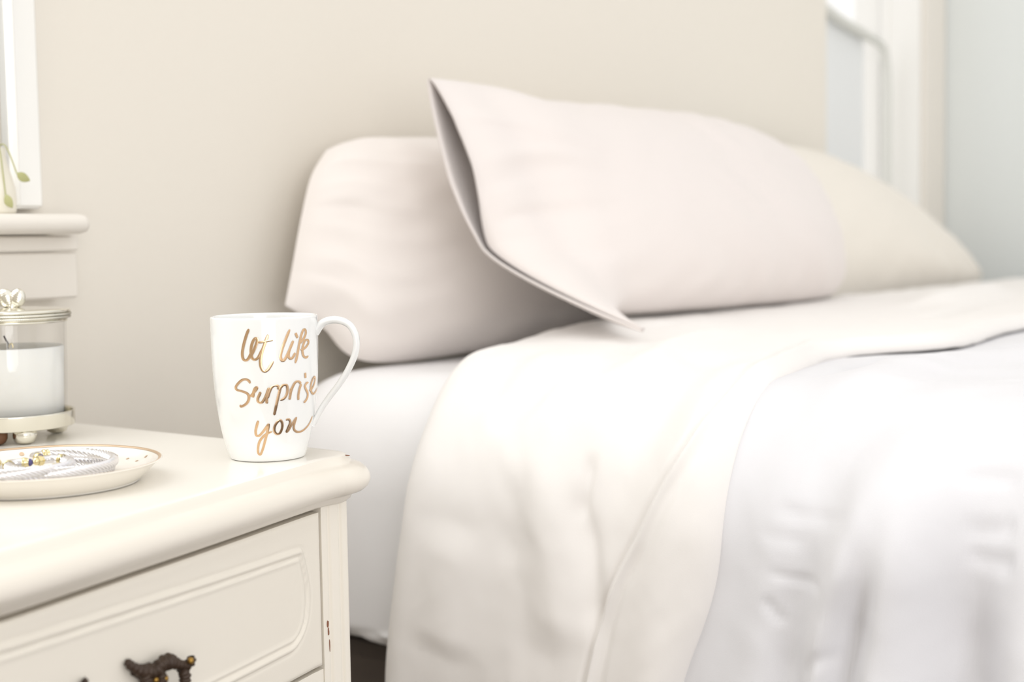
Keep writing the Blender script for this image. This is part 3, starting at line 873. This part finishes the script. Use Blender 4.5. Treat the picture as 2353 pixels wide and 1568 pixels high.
# broad folds of the hanging side, fanning out from the crest
folds = [
    # line, sigma, amplitude
    (line((2170, 985), (2110, 1070), (2040, 1170), (1985, 1300), (1950, 1440), (1930, 1568)), .026, .032, (.3, .05)),
    (line((2010, 1100), (1960, 1210), (1900, 1330), (1865, 1450), (1850, 1568)), .020, -.018, (.4, .05)),
    (line((2110, 1120), (2070, 1220), (2035, 1330), (2000, 1450), (1975, 1568)), .013, -.024, (.3, .05)),
    (line((2260, 985), (2190, 1100), (2130, 1230), (2100, 1380), (2080, 1568)), .030, .034, (.3, .05)),
    (line((2330, 1080), (2270, 1200), (2235, 1330), (2225, 1568)), .030, -.026, (.4, .05)),
    (line((2370, 1150), (2360, 1300), (2365, 1568)), .022, .016, (.4, .05)),
    (line((1880, 960), (1830, 1080), (1800, 1230), (1790, 1400), (1780, 1568)), .035, .012, (.3, .05)),
    # short cross wrinkles
    (line((1800, 1175), (1880, 1190), (1960, 1205), (2010, 1212)), .0036, -.0018, (.2, .2)),
    (line((1770, 1215), (1830, 1232), (1890, 1240)), .0034, -.0014, (.2, .2)),
    (line((1795, 1295), (1860, 1315), (1950, 1325)), .0036, -.002, (.2, .2)),
    (line((1790, 1350), (1820, 1400), (1840, 1420)), .004, -.003, (.3, .3)),
    (line((1890, 1535), (1930, 1490), (1985, 1475)), .005, -.003, (.3, .3)),
    (line((2220, 1220), (2290, 1228), (2353, 1220)), .007, -.0035, (.3, .1)),
    (line((2225, 1262), (2290, 1285), (2353, 1295)), .007, -.004, (.3, .1)),
    (line((2210, 1130), (2290, 1125), (2353, 1130)), .005, -.003, (.3, .1)),
    # hump crest and the valleys behind it
    (line((1830, 1000), (1960, 935), (2100, 895), (2240, 872), (2400, 868)), .030, .011, (.25, .02)),
    (line((1900, 915), (2000, 880), (2120, 862), (2240, 845), (2400, 830)), .014, -.012, (.3, .02)),
    (line((2020, 845), (2120, 815), (2200, 790), (2260, 760), (2400, 735)), .016, -.014, (.3, .02)),
    (line((1560, 770), (1750, 745), (1950, 740), (2150, 745), (2400, 700)), .05, .010, (.3, .02)),
    (line((2180, 790), (2230, 765), (2290, 745), (2400, 745)), .008, -.012, (.3, .1)),
]
for L, sg, am, tp in folds: h = h + ridge(U, T, L, sg, am, tp) * past
soft = smooth01((T + .05) / .25)
h = h + past * (.003 + .0035 * wrinkle(U, T, .20, 11)) + .0008 * wrinkle(U, T, .05, 12) * past
flare = smooth01((T - .25) / .5) * .03 * smooth01((U + .85) / .3)
v, z, nv, nz = path(T)
v = v + nv * (h + flare); z = z + nz * h
dv = thing('duvet', (-.1, 1.6, .70), 'white duvet folded back near the pillows and draped over the bed side', 'duvet')
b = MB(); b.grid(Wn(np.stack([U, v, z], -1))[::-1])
cov = b.build('cover', MT['cotton_dim'], dv)

# folded-back cuff lying on it
n = 300
ss = np.linspace(0, 1, n)
UH2 = UH - .012; UF2 = UF0
U = UH2 + (UF2 - UH2) * ss[:, None]; T = np.broadcast_to(tv[None, :], U.shape)
wE = .028; d1 = np.clip((U - UH2) / wE, 0, 1); d2 = np.clip((UF2 - U) / .020, 0, 1)
edge = np.sqrt(np.clip(1 - (1 - d1) ** 2, 0, 1))
edge2 = np.sqrt(np.clip(1 - (1 - d2) ** 2, 0, 1))
h = (.003 + .016 * edge) * (.55 + .45 * edge2) + 0.0
cf = [
    (line((1870, 862), (1740, 925), (1640, 1050), (1540, 1180), (1440, 1370), (1385, 1600)), .0028, .0032, (.02, .02)),
    (line((1860, 850), (1728, 915), (1628, 1040), (1527, 1172), (1428, 1362), (1372, 1590)), .0030, -.0030, (.02, .02)),
    (line((1890, 868), (1760, 935), (1660, 1058), (1560, 1190), (1462, 1376), (1410, 1600)), .0040, -.0020, (.02, .02)),
    (line((1350, 1110), (1380, 1200), (1400, 1300), (1410, 1400), (1405, 1480)), .010, -.0075, (.3, .3)),
    (line((1400, 1060), (1380, 1140), (1362, 1200)), .006, -.004, (.3, .3)),
    (line((1240, 1080), (1230, 1180), (1220, 1300)), .018, -.003, (.3, .3)),
    (line((1290, 1000), (1280, 1100), (1300, 1200), (1320, 1350), (1330, 1500)), .022, .008, (.3, .2)),
    (line((1150, 1020), (1250, 970), (1330, 900)), .010, -.004, (.3, .3)),
    (line((1330, 970), (1400, 900), (1500, 850)), .014, -.006, (.3, .3)),
    (line((1420, 1000), (1480, 920), (1580, 860), (1700, 830)), .016, .008, (.3, .3)),
    (line((1660, 880), (1560, 960), (1480, 1080), (1430, 1200), (1390, 1330)), .026, -.010, (.2, .3)),
    (line((1480, 835), (1600, 812), (1720, 800)), .010, -.005, (.3, .3)),
    (line((1240, 870), (1180, 920), (1120, 1010)), .014, -.004, (.3, .3)),
    (line((1090, 1180), (1080, 1320), (1060, 1500)), .030, .006, (.3, .2)),
    (line((1700, 900), (1640, 1000), (1600, 1150), (1560, 1350), (1530, 1568)), .022, .006, (.2, .1)),
    (line((1990, 770), (2080, 765), (2180, 750), (2300, 715)), .02, .016, (.3, .2)),
    (line((2080, 805), (2160, 790), (2250, 755), (2353, 730)), .012, -.012, (.3, .1)),
]
for L, sg, am, tp in cf: h = h + ridge(U, T, L, sg, am, tp) * edge * (.15 + .85 * edge2)
h = h + edge * (.0016 * wrinkle(U, T, .13, 21) + .0003 * wrinkle(U, T, .045, 22))
h = h + edge * (.006 * smooth01(-T / .3) + .003 * smooth01(-(T + .12) / .25) * smooth01((-.70 - U) / .12) + .004 * np.exp(-((T + .22) / .12) ** 2 - ((U + .80) / .07) ** 2))
flare = smooth01((T - .25) / .5) * .03 * smooth01((U + .85) / .3)
v, z, nv, nz = path(T)
off = .008
v = v + nv * (h + off * edge2 + flare); z = z + nz * (h + off * edge2)
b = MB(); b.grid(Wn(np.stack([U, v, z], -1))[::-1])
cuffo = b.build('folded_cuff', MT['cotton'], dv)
for o in (cov, cuffo):
    m = o.modifiers.new('thick', 'SOLIDIFY'); m.thickness = .003; m.offset = -1

# ------------------------------------------------------------------ pillows
def resample(pts, t):
    P = catmull(pts, 12); L = np.concatenate([[0], np.cumsum(np.linalg.norm(np.diff(P, axis=0), axis=1))]); L /= L[-1]
    return np.stack([np.interp(t, L, P[:, k]) for k in range(3)], -1)


def pillow(name, top, bottom, left, right, nrm, front_t, back_t, m, label, cat='pillow', group=None, n=120, seed=0, px=2.6, openleft=0., parent=None, extra=None, wr=.004, partname=None, sag=0.):
    """Coons patch seam plane between four curves, puffed to both sides"""
    a = np.linspace(0, 1, n); bq = np.linspace(0, 1, n)
    Tp, Bt, Lf, Rt = resample(top, a), resample(bottom, a), resample(left, bq), resample(right, bq)   # left/right run bottom to top
    A, B = np.meshgrid(a, bq, indexing='ij')
    A3, B3 = A[..., None], B[..., None]
    S = (1 - B3) * Bt[:, None] + B3 * Tp[:, None] + (1 - A3) * Lf[None] + A3 * Rt[None] - ((1 - A3) * (1 - B3) * Bt[0] + A3 * (1 - B3) * Bt[-1] + (1 - A3) * B3 * Tp[0] + A3 * B3 * Tp[-1])
    x, y = 2 * A - 1, 2 * B - 1
    pa = np.clip(1 - np.abs(x) ** px, 0, 1) ** .62; pb = np.clip(1 - np.abs(y) ** px, 0, 1) ** .62
    if openleft:
        pl = np.where(x < 0, np.maximum(pa, openleft * smooth01((B - .28) / .34)), pa); prof = pl * pb
    else: prof = pa * pb
    if sag: prof = prof * (1 + sag * (-y))
    nr = np.array(nrm) / np.linalg.norm(nrm)
    w1 = wrinkle(A * 1.0, B * .5, .33, seed + 1) * wr; edge = np.exp(-((1 - np.abs(x)) / .25) ** 2) + np.exp(-((1 - np.abs(y)) / .2) ** 2)
    rad = .5 * wr * edge * np.sin(24 * np.arctan2(y * 1.0, x * 1.3) + 3 * wrinkle(A, B, .5, seed + 5)) * np.clip(prof * 3, 0, 1)
    Fp = S + nr * (front_t * prof + (w1 + rad) * np.clip(prof * 2, 0, 1))[..., None]
    Bp = S - nr * (back_t * prof)[..., None]
    if extra: Fp, Bp = extra(Fp, Bp, A, B)
    bm = MB(); bm.grid(Wn(Fp)[::-1]); bm.grid(Wn(Bp))
    if parent is None:
        o = bm.build(name, m, origin=W(*(Bt[n // 2]))); tag(o, label, cat, group)
    else: o = bm.build(partname, m, parent)
    return o


# left pillow against the wall
PL = lambda x, y, u: tuple(hit(x, y, u=u))
pillow('pillow', [PL(750, 345, -1.068), PL(800, 325, -1.068), PL(880, 318, -1.068), (-1.068, 1.4, .93), (-1.068, 1.7, .93), (-1.06, 1.92, .90)],
       [PL(655, 702, -1.05), PL(740, 752, -1.035), PL(862, 833, -1.01), (-.99, 1.35, .688), (-.99, 1.65, .688), (-1.0, 1.93, .705)],
       [PL(655, 702, -1.05), PL(672, 610, -1.056), PL(692, 500, -1.062), PL(715, 405, -1.066), PL(750, 345, -1.068)],
       [(-1.0, 1.93, .705), (-1.04, 1.95, .80), (-1.06, 1.92, .90)], (1, -.1, .35), .060, .03, MT['cotton_left'],
       'white pillow leaning on the wall at the left, behind the tall pillow', seed=3, px=4)
# far right pillow
pillow('pillow', [(-1.055, 2.0, .955), (-1.06, 2.12, .960), (-1.055, 2.30, .945), (-1.045, 2.53, .882), (-1.03, 2.72, .802), (-1.0, 2.91, .705)],
       [(-.97, 2.0, .705), (-.96, 2.1, .700), (-.95, 2.45, .698), (-.96, 2.75, .696), (-1.0, 2.92, .699)],
       [(-.97, 2.0, .705), (-1.01, 2.0, .83), (-1.055, 2.0, .955)],
       [(-1.0, 2.92, .699), (-1.0, 2.925, .702), (-1.0, 2.92, .705)], (1, -.1, .4), .065, .03, MT['cotton_warm'],
       'cream pillow slumped at the far right end below the window', seed=9)

# tall pillow in front with the open hem of its case at the near end
tall_top = [(-.949, 1.13, .976), PL(1100, 203, -.950), PL(1230, 246, -.950), PL(1500, 271, -.950), PL(1680, 310, -.950), PL(1775, 370, -.945)]
tall_bot = [(-.830, 1.13, .740), (-.825, 1.3, .730), (-.825, 1.6, .725), (-.84, 1.85, .724), PL(1905, 655, -.90)]
tall_l = [(-.830, 1.13, .740), (-.874, 1.13, .803), (-.901, 1.13, .856), (-.922, 1.13, .909), (-.949, 1.13, .976)]
tall_r = [PL(1905, 655, -.90), PL(1890, 590, -.91), PL(1850, 480, -.93), PL(1775, 370, -.945)]
tp = thing('pillow', (-.86, 1.6, .72), 'tall white pillow standing in front, its case open at the near end and peaked corner', 'pillow')


def hemshape(Fp, Bp, A, B):
    w_ = np.clip(1 - A / .18, 0, 1) ** 1.5 * np.clip(1 - B / .30, 0, 1) ** 1.6
    Fp = Fp + w_[..., None] * np.array([.13, .01, -.016]); Bp = Bp + w_[..., None] * np.array([.13, .01, -.016])
    # hem of the near end stands forward in a roll
    k = np.exp(-((A) / .06) ** 2) * np.sin(PI * np.clip(B, 0, 1)) ** .7 * smooth01((B - .28) / .3)
    Fp = Fp + (k * .007)[..., None] * np.array([1, -.3, .2])
    k2 = np.exp(-((A - .085) / .035) ** 2) * np.sin(PI * B) ** .6
    Fp = Fp - (k2 * .010)[..., None] * np.array([1, 0, .2])
    kb = np.exp(-((A) / .05) ** 2)
    Bp = Bp + (kb * .012 * np.sin(PI * B))[..., None] * np.array([0, -1, 0])
    return Fp, Bp


o = pillow('', tall_top, tall_bot, tall_l, tall_r, (1, -.05, .42), .085, .035, MT['cotton_pink'], None, n=150, seed=14, openleft=.15, parent=tp, partname='pillowcase', extra=hemshape, wr=.005)
m = o.modifiers.new('thick', 'SOLIDIFY'); m.thickness = .0022; m.offset = -1
sh = lambda P, k: [tuple(np.array(p) + np.array(k)) for p in P]
ins_top = [(-.945, 1.175, .945)] + sh([p for p in tall_top if p[1] > 1.21], (0, .01, -.02)); ins_bot = [(-.860, 1.21, .785), (-.838, 1.6, .74), (-.875, 1.95, .745)]
pillow('', ins_top, ins_bot, [ins_bot[0], (-.905, 1.165, .85), ins_top[0]], [ins_bot[-1], (-.91, 1.94, .82), ins_top[-1]], (1, -.05, .42), .066, .045, MT['cotton'], None, n=60, seed=2, parent=tp, partname='cushion', wr=0)

for o in list(bpy.data.objects):
    for k in ('wl', 'hz'):
        if k in o: del o[k]
